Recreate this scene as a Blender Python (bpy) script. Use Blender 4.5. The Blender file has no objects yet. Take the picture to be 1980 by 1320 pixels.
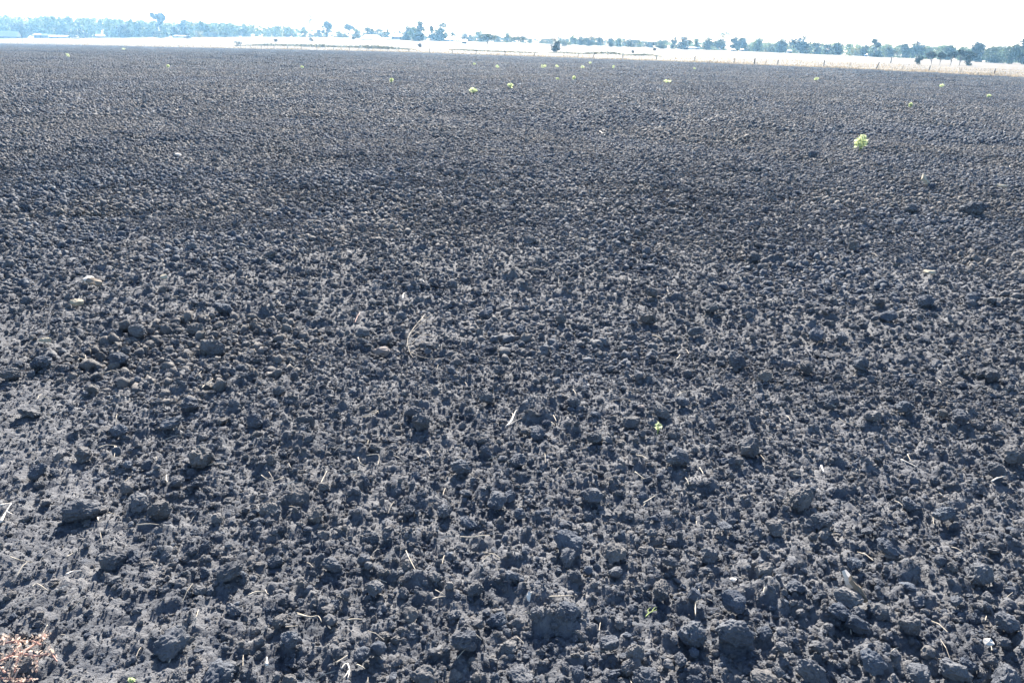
import bpy, math, random
import numpy as np
from mathutils import Vector, Matrix, Euler, noise as mnoise

random.seed(7); RNG = np.random.default_rng(11)
scene = bpy.context.scene
COL = scene.collection

# ------------------------------------------------------------------ camera
W, H, F = 1980.0, 1320.0, 1540.0          # pixel frame used to read places off the photograph
CAM_H = 1.65
PITCH = math.atan(559.5 / F)
ROLL = math.radians(1.52)
cam_d = bpy.data.cameras.new('camera'); cam = bpy.data.objects.new('camera', cam_d)
COL.objects.link(cam); scene.camera = cam
cam_d.sensor_width = 36.0; cam_d.lens = 36.0 * F / W
cam_d.clip_start = 0.05; cam_d.clip_end = 20000
ROT = Matrix.Rotation(math.pi / 2 - PITCH, 3, 'X') @ Matrix.Rotation(ROLL, 3, 'Z')
cam.matrix_world = Matrix.Translation((0, 0, CAM_H)) @ ROT.to_4x4()

# ------------------------------------------------------------------ sky and sun
SUN_EL, SUN_AZ = math.radians(33), math.radians(-2)      # azimuth from straight ahead, + to the right
world = bpy.data.worlds.new('World'); scene.world = world; world.use_nodes = True
nt = world.node_tree; nt.nodes.clear()
sky = nt.nodes.new('ShaderNodeTexSky'); sky.sky_type = 'NISHITA'; sky.sun_disc = False
sky.sun_elevation = SUN_EL; sky.sun_rotation = SUN_AZ
sky.air_density = 1.0; sky.dust_density = 0.6; sky.ozone_density = 3.0
bg = nt.nodes.new('ShaderNodeBackground'); bg.inputs['Strength'].default_value = 0.068
wo = nt.nodes.new('ShaderNodeOutputWorld')
nt.links.new(sky.outputs[0], bg.inputs[0]); nt.links.new(bg.outputs[0], wo.inputs[0])
sun_d = bpy.data.lights.new('sun', 'SUN'); sun_d.energy = 5.0; sun_d.angle = math.radians(0.55)
sun_d.color = (1.0, 0.91, 0.79)
sun = bpy.data.objects.new('sun', sun_d); COL.objects.link(sun)
sd = Vector((math.sin(SUN_AZ) * math.cos(SUN_EL), math.cos(SUN_AZ) * math.cos(SUN_EL), math.sin(SUN_EL)))
sun.rotation_euler = sd.to_track_quat('Z', 'Y').to_euler()
vs = scene.view_settings
vs.view_transform = 'Standard'; vs.look = 'None'; vs.gamma = 1.0; vs.use_curve_mapping = False
vs.exposure = 2.32

# ------------------------------------------------------------------ helpers
def ray(u, v):
    d = ROT @ Vector(((u - W / 2) / F, (H / 2 - v) / F, -1.0))
    return d
def mesh_obj(name, verts, faces, mat, parent=None, smooth=False, link=True):
    me = bpy.data.meshes.new(name)
    if isinstance(verts, np.ndarray):
        nv, nf = len(verts), len(faces); k = faces.shape[1]
        me.vertices.add(nv); me.vertices.foreach_set('co', np.ascontiguousarray(verts, dtype=np.float32).ravel())
        me.loops.add(nf * k); me.loops.foreach_set('vertex_index', np.ascontiguousarray(faces, dtype=np.int32).ravel())
        me.polygons.add(nf)
        me.polygons.foreach_set('loop_start', np.arange(0, nf * k, k, dtype=np.int32))
        try: me.polygons.foreach_set('loop_total', np.full(nf, k, dtype=np.int32))
        except Exception: pass
        if smooth: me.polygons.foreach_set('use_smooth', np.ones(nf, dtype=bool))
        me.update(calc_edges=True)
    else:
        me.from_pydata(verts, [], faces)
        if smooth:
            for p in me.polygons: p.use_smooth = True
        me.update()
    me.materials.append(mat)
    o = bpy.data.objects.new(name, me)
    if link: COL.objects.link(o)
    if parent: o.parent = parent
    return o
def tag(o, label=None, cat=None, group=None, kind=None):
    if label: o['label'] = label
    if cat: o['category'] = cat
    if group: o['group'] = group
    if kind: o['kind'] = kind
    return o
def empty(name, loc, label, cat, group=None):
    e = bpy.data.objects.new(name, None); COL.objects.link(e); e.location = loc
    e.empty_display_size = 0.1
    return tag(e, label, cat, group)

class MB:
    """collects tubes, boxes and loose quads as one mesh"""
    def __init__(s): s.v = []; s.f = []
    def tube(s, pts, radii, n=5, cap=True):
        pts = [Vector(p) for p in pts]; b = len(s.v)
        for i, p in enumerate(pts):
            d = (pts[min(i + 1, len(pts) - 1)] - pts[max(i - 1, 0)])
            d = d.normalized() if d.length > 1e-9 else Vector((0, 0, 1))
            a = d.cross(Vector((0.31, 0.2, 0.93)));
            if a.length < 1e-3: a = d.cross(Vector((1, 0, 0)))
            a.normalize(); c = d.cross(a); r = radii[i] if hasattr(radii, '__len__') else radii
            for k in range(n):
                t = 2 * math.pi * k / n
                s.v.append(tuple(p + a * (math.cos(t) * r) + c * (math.sin(t) * r)))
        for i in range(len(pts) - 1):
            for k in range(n):
                k2 = (k + 1) % n
                s.f.append((b + i * n + k, b + i * n + k2, b + (i + 1) * n + k2, b + (i + 1) * n + k))
        if cap:
            s.f.append(tuple(b + k for k in range(n))[::-1])
            e = b + (len(pts) - 1) * n
            s.f.append(tuple(e + k for k in range(n)))
    def box(s, x0, x1, y0, y1, z0, z1):
        b = len(s.v)
        s.v += [(x0, y0, z0), (x1, y0, z0), (x1, y1, z0), (x0, y1, z0), (x0, y0, z1), (x1, y0, z1), (x1, y1, z1), (x0, y1, z1)]
        for q in ((0, 3, 2, 1), (4, 5, 6, 7), (0, 1, 5, 4), (1, 2, 6, 5), (2, 3, 7, 6), (3, 0, 4, 7)):
            s.f.append(tuple(b + i for i in q))
    def poly(s, vs, fs):
        b = len(s.v); s.v += [tuple(v) for v in vs]; s.f += [tuple(b + i for i in f) for f in fs]
    def build(s, name, mat, parent=None, smooth=False):
        return mesh_obj(name, s.v, s.f, mat, parent, smooth)

# ------------------------------------------------------------------ materials
def new_mat(name):
    m = bpy.data.materials.new(name); m.use_nodes = True
    t = m.node_tree; return m, t, t.nodes['Principled BSDF']
def plain(name, col, rough=0.9, var=0.25, scale=3.0, spec=0.2, trans=0.0, island=False):
    m, t, b = new_mat(name)
    b.inputs['Roughness'].default_value = rough
    b.inputs['Specular IOR Level'].default_value = spec
    n = t.nodes.new('ShaderNodeTexNoise'); n.inputs['Scale'].default_value = scale; n.inputs['Detail'].default_value = 4
    g = t.nodes.new('ShaderNodeNewGeometry'); t.links.new(g.outputs['Position'], n.inputs['Vector'])
    r = t.nodes.new('ShaderNodeValToRGB')
    r.color_ramp.elements[0].position = 0.3; r.color_ramp.elements[1].position = 0.7
    r.color_ramp.elements[0].color = [c * (1 - var) for c in col] + [1]
    r.color_ramp.elements[1].color = [min(c * (1 + var), 1) for c in col] + [1]
    if island:
        mx = t.nodes.new('ShaderNodeMath'); mx.operation = 'ADD'
        ml = t.nodes.new('ShaderNodeMath'); ml.operation = 'MULTIPLY'; ml.inputs[1].default_value = 0.5
        t.links.new(g.outputs['Random Per Island'], ml.inputs[0])
        ml2 = t.nodes.new('ShaderNodeMath'); ml2.operation = 'MULTIPLY'; ml2.inputs[1].default_value = 0.5
        t.links.new(n.outputs['Fac'], ml2.inputs[0])
        t.links.new(ml.outputs[0], mx.inputs[0]); t.links.new(ml2.outputs[0], mx.inputs[1])
        t.links.new(mx.outputs[0], r.inputs[0])
    else:
        t.links.new(n.outputs['Fac'], r.inputs[0])
    t.links.new(r.outputs[0], b.inputs['Base Color'])
    if trans > 0:
        tr = t.nodes.new('ShaderNodeBsdfTranslucent'); t.links.new(r.outputs[0], tr.inputs[0])
        mix = t.nodes.new('ShaderNodeMixShader'); mix.inputs[0].default_value = trans
        t.links.new(b.outputs[0], mix.inputs[1]); t.links.new(tr.outputs[0], mix.inputs[2])
        t.links.new(mix.outputs[0], t.nodes['Material Output'].inputs['Surface'])
    return m

def soil_material():
    m, t, b = new_mat('dark_clay_soil')
    b.inputs['Roughness'].default_value = 0.8; b.inputs['Specular IOR Level'].default_value = 0.06
    g = t.nodes.new('ShaderNodeNewGeometry')
    def noise(scale, detail, rough=0.6):
        n = t.nodes.new('ShaderNodeTexNoise'); n.inputs['Scale'].default_value = scale
        n.inputs['Detail'].default_value = detail; n.inputs['Roughness'].default_value = rough
        t.links.new(g.outputs['Position'], n.inputs['Vector']); return n
    n1 = noise(9.0, 6); n2 = noise(0.35, 3)
    r = t.nodes.new('ShaderNodeValToRGB'); e = r.color_ramp.elements
    e[0].position = 0.3; e[0].color = (0.055, 0.062, 0.076, 1)
    e[1].position = 0.72; e[1].color = (0.158, 0.157, 0.160, 1)
    t.links.new(n1.outputs['Fac'], r.inputs[0])
    hs = t.nodes.new('ShaderNodeHueSaturation')
    mr = t.nodes.new('ShaderNodeMapRange'); mr.inputs[1].default_value = 0.3; mr.inputs[2].default_value = 0.7
    mr.inputs[3].default_value = 0.86; mr.inputs[4].default_value = 1.14
    t.links.new(n2.outputs['Fac'], mr.inputs[0]); t.links.new(mr.outputs[0], hs.inputs['Value'])
    oi = t.nodes.new('ShaderNodeObjectInfo'); r2 = t.nodes.new('ShaderNodeValToRGB'); q = r2.color_ramp.elements
    q[0].color = (0.74, 0.84, 0.98, 1); q[1].color = (1.18, 1.12, 1.04, 1); q[1].position = 1.0
    t.links.new(oi.outputs['Random'], r2.inputs[0])
    mm = t.nodes.new('ShaderNodeMix'); mm.data_type = 'RGBA'; mm.blend_type = 'MULTIPLY'; mm.inputs[0].default_value = 1.0
    t.links.new(r.outputs[0], mm.inputs[6]); t.links.new(r2.outputs[0], mm.inputs[7])
    t.links.new(mm.outputs[2], hs.inputs['Color']); t.links.new(hs.outputs[0], b.inputs['Base Color'])
    n3 = noise(130.0, 4, 0.7); n4 = noise(38.0, 3, 0.6)
    bu = t.nodes.new('ShaderNodeBump'); bu.inputs['Strength'].default_value = 0.8; bu.inputs['Distance'].default_value = 0.010
    b2 = t.nodes.new('ShaderNodeBump'); b2.inputs['Strength'].default_value = 0.7; b2.inputs['Distance'].default_value = 0.02
    t.links.new(n4.outputs['Fac'], b2.inputs['Height']); t.links.new(b2.outputs[0], bu.inputs['Normal'])
    t.links.new(n3.outputs['Fac'], bu.inputs['Height']); t.links.new(bu.outputs[0], b.inputs['Normal'])
    return m
M = {}
M['soil'] = soil_material()
M['straw_ground'] = plain('dry_pasture', (0.098, 0.084, 0.064), 0.95, 0.18, 0.06)
M['straw_blade'] = plain('dry_grass_blades', (0.29, 0.245, 0.18), 0.9, 0.25, 0.5, trans=0.4, island=True)
M['bank'] = plain('rank_bank_grass', (0.10, 0.10, 0.055), 0.95, 0.4, 0.3, trans=0.2, island=True)
M['stalk'] = plain('dry_stalk', (0.33, 0.295, 0.24), 0.7, 0.18, 25, spec=0.3)
M['bleached'] = plain('bleached_wood', (0.50, 0.46, 0.41), 0.6, 0.15, 30, spec=0.4)
M['brownwood'] = plain('weathered_wood', (0.17, 0.14, 0.11), 0.8, 0.35, 20)
M['stone'] = plain('pinkish_stone', (0.15, 0.13, 0.125), 0.8, 0.15, 40)
M['paleclod'] = plain('pale_tan_clay', (0.34, 0.30, 0.23), 0.9, 0.2, 30)
M['weed'] = plain('pale_green_leaf', (0.50, 0.57, 0.33), 0.6, 0.25, 8, trans=0.55, island=True)
M['weedstem'] = plain('green_stem', (0.22, 0.28, 0.10), 0.7, 0.2, 8)
M['redleaf'] = plain('reddish_leaf', (0.40, 0.325, 0.28), 0.6, 0.35, 20, trans=0.4, island=True)
M['redstem'] = plain('pink_stem', (0.30, 0.17, 0.14), 0.6, 0.2, 20)
M['post'] = plain('grey_fence_post', (0.12, 0.105, 0.09), 0.9, 0.25, 4)
M['wire'] = plain('fence_wire', (0.16, 0.16, 0.16), 0.5, 0.1, 4)
M['bark'] = plain('grey_bark', (0.16, 0.14, 0.12), 0.9, 0.3, 1.5)
M['deadwood'] = plain('dead_grey_limbs', (0.22, 0.18, 0.16), 0.9, 0.2, 1.5)
LEAF = {
 'euc': plain('gum_leaf', (0.062, 0.084, 0.032), 0.6, 0.35, 0.4, trans=0.25, island=True),
 'pale': plain('pale_gum_leaf', (0.130, 0.175, 0.062), 0.6, 0.35, 0.4, trans=0.30, island=True),
 'dark': plain('dark_leaf', (0.030, 0.040, 0.024), 0.6, 0.35, 0.4, trans=0.2, island=True),
 'yel': plain('yellowing_leaf', (0.18, 0.16, 0.045), 0.6, 0.3, 0.5, trans=0.35, island=True),
 'brown': plain('brown_leaf', (0.07, 0.052, 0.034), 0.7, 0.3, 0.5, trans=0.3, island=True)}
M['roof'] = plain('pale_metal_roof', (0.70, 0.69, 0.70), 0.35, 0.06, 0.5, spec=0.6)
M['roof_mauve'] = plain('faded_mauve_roof', (0.46, 0.40, 0.42), 0.5, 0.08, 0.5)
M['wall'] = plain('weatherboard_wall', (0.34, 0.33, 0.33), 0.8, 0.1, 1.0)
M['walldark'] = plain('dark_shed_wall', (0.12, 0.12, 0.14), 0.8, 0.15, 1.0)
M['opening'] = plain('dark_opening', (0.03, 0.03, 0.035), 0.5, 0.1, 1.0, spec=0.5)
M['blue'] = plain('blue_paint', (0.10, 0.20, 0.42), 0.4, 0.1, 1.0, spec=0.5)
M['white'] = plain('white_paint', (0.78, 0.78, 0.78), 0.4, 0.05, 1.0, spec=0.5)

# ------------------------------------------------------------------ terrain
def Y_edge(t): return 227.0 / np.maximum(1 + 0.91 * t, 0.30)
def Y_tree(t): return np.interp(t, [-0.7, -0.2, 0.0, 0.3, 0.7], [820, 560, 490, 410, 335])
U = [0, 200, 350, 500, 650, 750, 900, 1000, 1150, 1300, 1450, 1640, 1800, 1980]
VE = [84.5, 88.5, 92, 95, 98, 100.5, 105.5, 109, 114, 119.5, 125.5, 133, 141, 149.5]
VT = [74, 73.5, 72.5, 71.5, 73, 76, 80, 83, 88, 94, 100, 108, 115, 123]
def tk(us, vs_):
    T, K = [], []
    for u, v in zip(us, vs_):
        d = ray(u, v); T.append(d.x / d.y); K.append(d.z / d.y)
    return np.array(T), np.array(K)
TE, KE = tk(U, VE); TT, KT = tk(U, VT)
def ss(a): a = np.clip(a, 0, 1); return a * a * (3 - 2 * a)
def terrain(x, y):
    """large-scale ground height; near the camera it is level"""
    x = np.asarray(x, float); y = np.asarray(y, float)
    ys = np.maximum(y, 1.0); t = np.clip(x / ys, -0.75, 0.75)
    ye, yt = Y_edge(t), Y_tree(t)
    ke, kt = np.interp(t, TE, KE), np.interp(t, TT, KT)
    ze = CAM_H + ke * ye; zt = CAM_H + kt * yt
    zf = ze * ss(ys / ye) ** 0.8
    a = np.clip((1 / ye - 1 / ys) / (1 / ye - 1 / yt), 0, 1)
    zp = CAM_H + ys * (ke + (kt - ke) * a)
    zp = np.where(ys > yt, zt, zp)
    return np.where(ys < ye, zf, zp)
def on_ground(u, v, lift=0.0, dmax=900.0, extra=None):
    """point of the ground seen at a pixel of the photograph"""
    d = ray(u, v); d = d / d.y
    y = 1.2; prev = None
    while y < dmax:
        z = CAM_H + d.z * y; g = float(terrain(d.x * y, y)) + lift
        if z <= g:
            lo, hi = prev, y
            for _ in range(25):
                mid = (lo + hi) / 2
                if CAM_H + d.z * mid <= float(terrain(d.x * mid, mid)) + lift: hi = mid
                else: lo = mid
            y = hi; break
        prev = y; y *= 1.02
    else:
        y = float(Y_tree(d.x)) * 1.05
    x = d.x * y
    return Vector((x, y, float(terrain(x, y)) + lift))

# ---- numpy noise
def ihash(ix, iy, seed):
    h = (ix.astype(np.int64) * 374761393 + iy.astype(np.int64) * 668265263 + seed * 974634777) & 0xFFFFFFFF
    h = ((h ^ (h >> 13)) * 1274126177) & 0xFFFFFFFF
    h = ((h ^ (h >> 16)) * 2246822519) & 0xFFFFFFFF
    return (h ^ (h >> 15)) & 0xFFFFFFFF
def rnd(h, k): return ((h >> (k * 10)) & 1023).astype(np.float32) / 1023.0
def vnoise(x, y, seed):
    ix, iy = np.floor(x), np.floor(y); fx, fy = x - ix, y - iy
    fx = fx * fx * (3 - 2 * fx); fy = fy * fy * (3 - 2 * fy)
    def c(a, b): return rnd(ihash(ix + a, iy + b, seed), 0)
    return ((c(0, 0) * (1 - fx) + c(1, 0) * fx) * (1 - fy) + (c(0, 1) * (1 - fx) + c(1, 1) * fx) * fy) * 2 - 1
def lumps(x, y, cell, rmin, rmax, prob, seed, flat=0.75):
    """heights of half-buried lumps, one at most per cell"""
    wx = x / cell + 0.22 * vnoise(x / cell * 2.6, y / cell * 2.6, seed + 50)
    wy = y / cell + 0.22 * vnoise(x / cell * 2.6, y / cell * 2.6, seed + 51)
    ix, iy = np.floor(wx), np.floor(wy); out = np.zeros_like(x, dtype=np.float32)
    for a in (-1, 0, 1):
        for b in (-1, 0, 1):
            h = ihash(ix + a, iy + b, seed); r3 = rnd(h, 2)
            h2 = ihash(ix + a, iy + b, seed + 7)
            cx = ix + a + rnd(h, 0); cy = iy + b + rnd(h, 1)
            rr = rmin + (rmax - rmin) * rnd(h2, 0) ** 2.0
            ex = 0.75 + 0.5 * rnd(h2, 1)
            d2 = ((wx - cx) * ex) ** 2 + ((wy - cy) / ex) ** 2
            hh = rr * np.maximum(1 - d2 / (rr * rr), 0) ** 0.8 * flat
            hh = np.where(r3 < prob, hh, 0)
            out = np.maximum(out, hh)
    return out * cell
TR0, TR1 = on_ground(40, 800), on_ground(235, 1300)
def track(x, y):
    """1 on the flattened dusty wheel strip at the left, 0 elsewhere"""
    cx = TR0.x + (TR1.x - TR0.x) * (y - TR0.y) / (TR1.y - TR0.y)
    return ss((0.34 - np.abs(x - cx)) / 0.26)
def rough_z(x, y):
    """ploughed surface relief on top of terrain()"""
    big = 0.5 + 0.5 * vnoise(x / 1.7, y / 1.7, 3)
    trk = 1 - 0.85 * track(x + 0.16 * vnoise(x / .4, y / .4, 4), y)
    z = 0.020 * vnoise(x / 0.55, y / 0.55, 1) + 0.03 * vnoise(x / 2.3, y / 2.3, 2)
    z = z + lumps(x, y, 0.40, 0.10, 0.34, 0.34, 21, 0.34) * trk * (0.4 + 0.8 * big)
    z = z + lumps(x, y, 0.17, 0.15, 0.50, 0.5, 22, 0.46) * (0.2 + 0.8 * trk)
    z = z + lumps(x, y, 0.075, 0.20, 0.62, 0.68, 23, 0.58) * (0.2 + 0.8 * trk)
    z = z + lumps(x, y, 0.034, 0.25, 0.75, 0.9, 24, 0.70)
    z = z + lumps(x, y, 0.016, 0.30, 0.8, 0.95, 25, 0.7)
    return z - 0.05
def polar_sheet(apex_y, angs, r0, r1fn, nrow, power):
    A = angs[None, :]; r1 = r1fn(angs)[None, :]; na = int(nrow * .75); rm = 12.0      # close rows lie tight, far rows wide
    i1 = (np.arange(na) / na)[:, None]; i2 = np.linspace(0, 1, nrow - na)[:, None]
    R = np.concatenate([r0 * (rm / r0) ** i1 + 0 * A, rm * (r1 / rm) ** i2], 0)
    X = np.sin(A) * R; Y = np.cos(A) * R + apex_y
    nr, nc = X.shape
    i = np.arange(nr - 1)[:, None] * nc + np.arange(nc - 1)[None, :]
    faces = np.stack([i, i + 1, i + 1 + nc, i + nc], -1).reshape(-1, 4)
    return X.ravel(), Y.ravel(), faces

APEX = -2.5
angs = np.linspace(math.radians(-47), math.radians(47), 920)
def r_edge(a):
    # distance from the apex to the field's far edge along each bearing
    out = []
    for q in a:
        lo, hi = 5.0, 900.0
        for _ in range(40):
            m = (lo + hi) / 2; x, y = math.sin(q) * m, math.cos(q) * m + APEX
            if y < Y_edge(x / y): lo = m
            else: hi = m
        out.append(lo)
    return np.array(out)
RE = r_edge(angs)
X, Y, FC = polar_sheet(APEX, angs, 3.15, lambda a: RE + 0.4 + 0.5 * vnoise(a * 400, a * 0 + .5, 77), 780, 1.0)
Z = terrain(X, Y) + rough_z(X, Y) - 0.04 * ss((Y - 6.5) / 5.0)
field = mesh_obj('ploughed_field', np.stack([X, Y, Z], -1), FC, M['soil'], smooth=False)
tag(field, kind='structure')

# dry pasture beyond the field
angs2 = np.linspace(math.radians(-50), math.radians(50), 420)
RE2 = r_edge(angs2)
s = np.linspace(0, 1, 220)[:, None]
R = (RE2[None, :] - 2.0) * (3200.0 / RE2[None, :]) ** (s ** 1.25)
X = (np.sin(angs2)[None, :] * R); Y = np.cos(angs2)[None, :] * R + APEX
nr, nc = X.shape; i = np.arange(nr - 1)[:, None] * nc + np.arange(nc - 1)[None, :]
FC = np.stack([i, i + 1, i + 1 + nc, i + nc], -1).reshape(-1, 4)
X, Y = X.ravel(), Y.ravel()
Z = terrain(X, Y) + 0.06 * vnoise(X / 6, Y / 6, 31) + 0.04 * vnoise(X / 2, Y / 2, 32) + 0.02
rr = np.hypot(X, Y - APEX); ins = rr < np.repeat(RE2[None, :], nr, 0).ravel() + 0.1
Z = np.where(ins, Z - 0.35, Z)
pasture = mesh_obj('dry_pasture', np.stack([X, Y, Z], -1), FC, M['straw_ground'], smooth=True)
tag(pasture, kind='structure')
# low ground all round, out of the picture
gv = [(math.sin(2 * math.pi * k / 64) * 3300, math.cos(2 * math.pi * k / 64) * 3300, -3.5) for k in range(64)]
tag(mesh_obj('ground', gv, [tuple(range(64))[::-1]], M['soil']), kind='structure')

# ------------------------------------------------------------------ soil clods
def clod_mesh(k):
    import bmesh
    bm = bmesh.new(); bmesh.ops.create_icosphere(bm, subdivisions=4 if k < 10 else 3, radius=1.0)
    rs = random.Random(100 + k); off = Vector((rs.uniform(-50, 50), rs.uniform(-50, 50), rs.uniform(-50, 50)))
    sx, sy, sz = rs.uniform(.8, 1.25), rs.uniform(.75, 1.15), rs.uniform(.62, 0.95)
    cuts = [(Vector((rs.gauss(0, 1), rs.gauss(0, 1), rs.gauss(0, .8))).normalized(), rs.uniform(.62, .9)) for _ in range(rs.randint(4, 9))]
    for v in bm.verts:
        n = v.co.normalized(); p = n * 1.0
        for c, d in cuts:                                     # broken faces
            q = p.dot(c)
            if q > d: p = p - c * (q - d) * 0.85
        f = mnoise.noise(n * 1.6 + off) * 0.22
        d1 = mnoise.voronoi(n * 2.6 + off)[0]
        f += 0.20 * (0.5 - d1[0]) - 0.10 * max(0, 0.10 - (d1[1] - d1[0])) * 6     # crumbs with cracks between
        d2 = mnoise.voronoi(n * 6.5 + off)[0]
        f += 0.15 * (0.45 - d2[0]) - 0.25 * max(0, 0.12 - (d2[1] - d2[0])) + 0.05 * mnoise.noise(n * 14 + off)
        if k < 10: f += 0.07 * (0.45 - mnoise.voronoi(n * 12 + off)[0][0])
        p = p * (1 + f)
        v.co = Vector((p.x * sx, p.y * sy, p.z * sz))
    me = bpy.data.meshes.new('clod'); bm.to_mesh(me); bm.free()
    me.materials.append(M['soil']); return me
CL = [clod_mesh(k) for k in range(22)]
# large clods read off the photograph: x, y of the base, width (pixels)
big = [(155,985,66),(215,1080,50),(440,1105,58),(580,955,58),(492,812,40),(385,885,62),(60,795,44),
 (1145,952,48),(1098,1070,46),(1372,1060,40),(960,960,46),(725,1125,40),(1250,1300,62),(1845,1285,62),(1898,1100,56),
 (1548,960,56),(1722,1050,46),(1255,610,42),(966,708,36),(1025,466,38),(1880,410,46),(1640,1150,56),(1625,1175,46),
 (1660,1195,50),(1340,1215,70),(1420,1220,70),(1100,1045,58),(1190,1060,52),(1310,880,60),(1450,860,54),(890,895,46),
 (1000,885,44),(745,650,32),(1345,632,36),(1085,610,30),(1260,560,28),(940,598,30),(1375,590,34),(700,640,38),
 (310,985,56),(270,970,48),(340,925,34),(640,1080,44),(610,990,46),(520,985,44),(860,980,40),(905,1000,34),
 (790,1085,38),(840,1110,36),(1480,1100,46),(1500,1010,38),(1590,1000,44),(1830,980,40),(1760,960,36),(1930,900,40),
 (70,905,34),(330,810,42),(230,825,34),(365,775,46),(160,870,40),(80,700,40),(230,690,38),
 (20,720,36),(210,640,34),(265,636,40),(410,670,46),(430,590,36),(375,630,34),(540,750,32),(590,810,44),(800,790,36),
 (815,810,48),(940,760,40),(1040,830,40),(1110,770,34),(1150,840,40),(1220,810,36),(1280,790,38),(1320,770,34),
 (1235,720,32),(1425,690,40),(1480,720,32),(1560,700,34),(1580,640,38),(1665,695,40),(1630,645,30),(1720,605,28),
 (1790,580,36),(1880,575,34),(1920,720,36),(1960,870,44),(1860,800,36),(1750,780,34),(1690,800,36),(1610,770,36),
 (900,1230,60),(1010,1290,50),(820,1290,56),(700,1250,44),(560,1230,46),(330,1240,62),(420,1300,70),(1100,1180,50),
 (1180,1230,46),(1230,1250,44),(1570,1290,60),(1480,1300,50),(1690,1270,50),(1780,1290,50),(1760,1200,46),(1950,1190,40),
 (1950,1300,50),(920,1130,40),(990,1110,42),(1040,1180,40),(1280,1130,44),(1420,1150,46),(1540,1130,40),(1760,405,30),
 (1650,470,26),(1570,300,24),(1700,580,26),(370,475,26),(520,490,30),(700,440,24),(790,415,22),(1260,430,20),(1460,490,26)]
KEEP = []                     # pixels-to-ground of litter, kept clear of loose crumbs
def add_clod(x, y, w, k, sink=0.12, tilt=0.5):
    o = bpy.data.objects.new('clod', CL[k % len(CL)]); COL.objects.link(o); o.parent = field
    s_ = w * 0.5
    z = float(terrain(x, y)) + float(rough_z(np.array([x]), np.array([y]))[0]) * 0.4
    o.location = (x, y, z + s_ * (0.62 - sink * 2)); o.scale = (s_, s_, s_ * random.uniform(.85, 1.1))
    o.rotation_euler = (random.uniform(-tilt, tilt), random.uniform(-tilt, tilt), random.uniform(0, 6.28))
    return o
clod_xy = []
for j, (u, v, w) in enumerate(big):
    p = on_ground(u, v, 0.02); dist = (p - Vector((0, 0, CAM_H))).length
    size = w * dist / F * 0.82
    add_clod(p.x, p.y, size, j % 10); clod_xy.append((p.x, p.y, size))
j = len(big)
while len(clod_xy) < 300:
    v = random.uniform(430, 1340) if random.random() < .8 else random.uniform(280, 430); u = random.uniform(-60, 2040)
    p = on_ground(u, v, 0.02); dist = (p - Vector((0, 0, CAM_H))).length
    size = random.uniform(.030, .055) if p.y < 8 else random.uniform(.06, .12)
    if any((p.x - a) ** 2 + (p.y - b) ** 2 < ((size + c) * .45) ** 2 for a, b, c in clod_xy): continue
    if float(track(p.x, p.y)) > .3: continue
    add_clod(p.x, p.y, size, j); clod_xy.append((p.x, p.y, size)); j += 1

# ------------------------------------------------------------------ litter on the field
def surf(u, v, lift):
    p = on_ground(u, v, 0.02)
    for _ in range(2):
        xs = p.x + np.array([0, .012, -.012, 0, 0]); ys = p.y + np.array([0, 0, 0, .012, -.012])
        z = float(np.max(rough_z(xs, ys))) + lift
        p = on_ground(u, v, max(z, 0.0))
    return p
def stalk(px, r, label, name='dry_stalk', mat='stalk', group=None, branches=(), lift=0.012, cat='stalk'):
    pts = [surf(u, v, lift) for u, v in px]
    dist = (pts[0] - Vector((0, 0, CAM_H))).length
    for p in pts: KEEP.append((p.x, p.y))
    m = MB(); base = pts[0].copy()
    def smooth_line(P):
        out = []
        for i in range(len(P) - 1):
            a = P[max(i - 1, 0)]; b = P[i]; c = P[i + 1]; d = P[min(i + 2, len(P) - 1)]
            for q in (0, .33, .66):
                t = q; out.append(0.5 * ((2 * b) + (c - a) * t + (2 * a - 5 * b + 4 * c - d) * t * t + (3 * b - a - 3 * c + d) * t ** 3))
        out.append(P[-1]); return [o - base for o in out]
    L = smooth_line(pts); n = len(L)
    r = r * .68; m.tube(L, [r * (1 - 0.6 * i / (n - 1)) * random.uniform(.75, 1.2) for i in range(n)], 5)
    o = None
    for br in branches:
        P = [surf(u, v, lift + .004) for u, v in br]
        for p in P: KEEP.append((p.x, p.y))
        L = smooth_line(P); n = len(L); m.tube(L, [r * .75 * (1 - 0.6 * i / (n - 1)) for i in range(n)], 4)
    o = m.build(name, M[mat], None, True); o.location = base
    return tag(o, label, cat, group)
G = 'loose pale straws on the ploughed soil'
stalk([(820,610),(795,640),(788,660),(793,682),(800,692)], .0024, 'bleached root tangle of fine branching strands on soil above the pink stone', 'root_tangle',
  branches=[[(788,648),(810,630),(835,607),(850,605)],[(790,655),(815,637),(840,632),(868,637)],[(793,668),(812,650),(838,645)],[(791,660),(820,648),(846,652)],
            [(795,680),(815,690),(845,695)],[(800,632),(815,618),(832,612)],[(795,684),(806,674),(822,672)],[(790,650),(800,640),(812,646)],[(796,640),(806,628),(826,622),(842,622)]], cat='roots', lift=.03)
stalk([(2,1008),(10,992),(22,972)], .0075, 'thick white forked twig at the left edge of the picture', 'twig', 'bleached', branches=[[(12,988),(20,992),(25,994)],[(0,976),(10,974),(22,972)]], cat='twig')
stalk([(516,1286),(516,1270)], .009, 'short stubby white chip of stalk standing near the bottom edge', 'stalk_chip', 'bleached', lift=.02)
stalk([(978,824),(990,812),(996,796),(1000,792)], .0045, 'white stalk bundle with split strands in the middle of the field', branches=[[(982,822),(994,815),(1008,808)],[(985,818),(992,804),(990,798)]], mat='bleached')
stalk([(692,884),(698,896),(714,902)], .0035, 'curved pale stalk left of a bent hook-shaped stalk, lower middle', group=None)
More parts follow.
